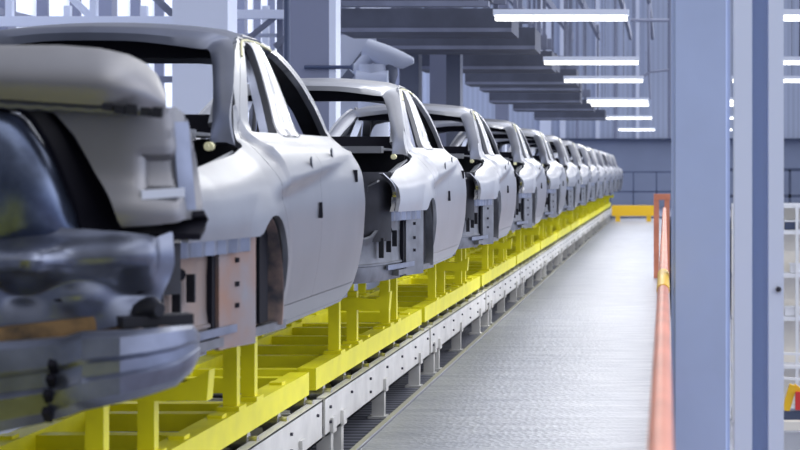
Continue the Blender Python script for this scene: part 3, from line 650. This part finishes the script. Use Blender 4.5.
# welding robot
Q = lambda x, z, dy=0: (-3.95+(x+2.78)*1.37, 26+dy, z*1.37)
R = thing('industrial_robot', (-3.95, 26, -1.75), 'pale grey industrial robot arm above the third car body', 'robot')
bm = bmesh.new(); tube(bm, [(-3.95,26,-1.75),(-3.95,26,.6),Q(-2.78,.9),Q(-2.78,1.06)], .14, 16, [.26,.21,.2,.2]); obj('base', bm, 'robot', R, 40)
bm = bmesh.new(); tube(bm, [Q(-2.93,.90,-.1),Q(-2.62,.90,-.1)], .14, 14); obj('shoulder', bm, 'white', R, 40)
bm = bmesh.new(); tube(bm, [Q(-2.98,.98),Q(-2.84,1.12),Q(-2.74,1.24)], .08, 12, [.07,.09,.10]); obj('upper_arm', bm, 'robot', R, 40)
bm = bmesh.new(); tube(bm, [Q(-2.86,1.24),Q(-2.66,1.14),Q(-2.48,1.10),Q(-2.38,1.10)], .07, 12, [.12,.16,.11,.04]); obj('forearm', bm, 'robot', R, 40)
bm = bmesh.new(); tube(bm, [Q(-2.62,1.06),Q(-2.60,.95),Q(-2.60,.80)], .04, 10, [.10,.09,.06]); obj('wrist', bm, 'gcol2', R, 40)
R = thing('machine_cabinet', (-4.6, 28, -1.75), 'pale blue machine cabinet behind the robot arm', 'machine')
boxes('cabinet', 'robot', R, (-4.75, -4.2, 28, 28.4, -1.75, 2.0)); bm = bmesh.new(); bar(bm, (-4.75,27.9,1.2), (-4.25,27.9,1.85), .04, .13); obj('brace', bm, 'gcol2', R)
# clutter of pale machines far back on the left
for i, (x, y, wd, z1, m, lab) in enumerate(((-4.6, 40, .7, .9, 'robot', 'pale machine tower behind the fourth car roof'), (-4.6, 48, .6, 1.0, 'white', 'white machine cabinet behind the fifth car roof'), (-5.4, 60, 1.2, 1.2, 'gcol', 'grey machine housing far back left of the car row'), (-4.8, 66, .9, .9, 'robot', 'pale machine housing at the far end behind the cars'))):
    R = thing('machine_cabinet', (x+wd/2, y, -1.75), lab, 'machine')
    boxes('cabinet', m, R, (x, x+wd, y, y+.6, -1.75, z1)); boxes('door_panel', 'gmid', R, (x+.08, x+wd-.08, y-.02, y, z1-1.0, z1-.15)); boxes('cap', 'white', R, (x-.05, x+wd+.05, y-.05, y+.65, z1, z1+.08))
struct('floor_left', 'lowfloor', (-11, -4.3, 8, 85, -1.85, -1.75))

# ---------------------------------------------------------------- far wall fittings
for x, lab in ((-3.9, 'thin grey downpipe on the pale far wall, left one'), (-2.2, 'thin dark downpipe on the pale far wall, above the light fixtures'), (.2, 'dark downpipe beside the wide blue column')):
    bm = bmesh.new(); tube(bm, [(x,85.4,1.5),(x,85.4,8)], .07, 8); tag(obj('vertical_pipe', bm, 'gcol', None, 40), lab, 'pipe')
for x, w_ in ((-5.6,.5),(-4.7,.25),(-3.1,.18),(-1.3,.15)):
    o = boxes('trim_1', 'white', None, (x, x+w_, 85.8, 85.99, 1.5, 8)); o['kind'] = 'structure'
R = thing('pipe_frame', (-.4, 50, 1.6), 'thin dark pipe frame with cross arm left of the wide blue column', 'pipe')
bm = bmesh.new(); tube(bm, [(-.9,50,3.95),(.1,50,3.95)], .045, 8); obj('cross_arm', bm, 'gcol', R, 40)
bm = bmesh.new(); tube(bm, [(-.42,50,4.45),(-.42,50,2.6),(-.75,50,2.35)], .045, 8); obj('drop_pipe', bm, 'gcol', R, 40)
bm = bmesh.new(); tube(bm, [(-.42,50,2.6),(-.38,50,1.9)], .03, 8); obj('tail_pipe', bm, 'gcol', R, 40)
bm = bmesh.new(); tube(bm, [(-.42,50,2.6),(.1,50,2.66)], .03, 8); obj('side_pipe', bm, 'gcol', R, 40)

# ---------------------------------------------------------------- right side, lower level
R = thing('storage_rack', (3.2, 40, -5.2), 'tall cream storage rack with white shelves on the lower level at right', 'rack')
boxes('back_panel', 'rackc', R, (1.4, 5, 40.5, 40.55, -5.2, -.7))
for z in (-5.0,-4.1,-3.1,-2.2,-1.3,-.75): boxes('shelf', 'shelf', R, (1.4, 5, 40, 40.5, z, z+.09))
for x in (1.4, 2.72, 4.9): boxes('upright', 'shelf', R, (x, x+.06, 39.98, 40.04, -5.2, -.7))
for i, (x, z, m, lab) in enumerate(((1.55,-.66,'rail','dark bin on top of the cream rack, left one'),(2.5,-1.2,'rail','dark bin on the top shelf of the cream rack'),(2.62,-2.1,'shelf','white box on the second shelf of the cream rack'),(2.5,-3.0,'shelf','white box on the third shelf of the cream rack'))):
    R = thing('storage_box', (x+.15, 40.2, z), lab, 'box'); boxes('bin', m, R, (x, x+.3, 40.05, 40.4, z+.001, z+.16)); boxes('lid', 'shelf', R, (x-.01, x+.31, 40.04, 40.41, z+.16, z+.19))
R = thing('workbench', (2.2, 30, -5.2), 'cream workbench on the lower level at the right edge', 'table')
boxes('bench_top', 'rackc', R, (1.4, 3.2, 29.7, 30.4, -4.0, -3.86))
for x in (1.45, 3.05): boxes('leg', 'rackc', R, (x, x+.1, 29.8, 30.3, -5.2, -4.0))
boxes('panel', 'shelf', R, (1.45, 3.1, 30.3, 30.34, -5.0, -4.1))
R = thing('assembly_machine', (2.0, 30, -3.86), 'yellow and red machine standing on the cream workbench', 'machine')
boxes('base_block', 'rail', R, (1.82, 2.25, 29.9, 30.2, -3.86, -3.72))
bm = bmesh.new(); bar(bm, (1.88,29.95,-3.72), (2.0,29.95,-3.32), .10, .12); bar(bm, (2.0,29.95,-3.34), (2.2,29.95,-3.5), .08, .1); obj('arm', bm, 'ryellow', R)
boxes('head', 'red', R, (2.03, 2.12, 29.85, 30.0, -3.70, -3.42))
R = thing('robot_fence', (2.0, 31, -5.2), 'white wire safety fence behind the yellow and red machine', 'fence')
for z in (-3.3,-3.1,-2.9): bm = bmesh.new(); bar(bm, (1.3,31,z), (3.3,31,z-.1), .03, .04); obj('rail_bar', bm, 'shelf', R)
for x in (1.3, 2.3, 3.3): boxes('post', 'shelf', R, (x-.03, x+.03, 30.97, 31.03, -5.2, -2.85))
bm = bmesh.new(); tube(bm, [(2.08,36,-5.2),(2.10,36,-1.5)], .06, 10); tag(obj('vertical_pipe', bm, 'red', None, 40), 'red standpipe on the lower level at the right edge', 'pipe')
bm = bmesh.new(); tube(bm, [(2.42,34,2.0),(2.42,34,4.8)], .02, 8, [.05,.02]); tag(obj('hanging_cable', bm, 'rail', None, 40), 'dark cable hanging down at the top right edge', 'cable')

# ---------------------------------------------------------------- raise everything so the walkway is at height zero
for o in C.objects:
    if o.parent is None and o.type not in ('CAMERA', 'LIGHT'): o.location.z += EYE
bpy.context.view_layer.update()
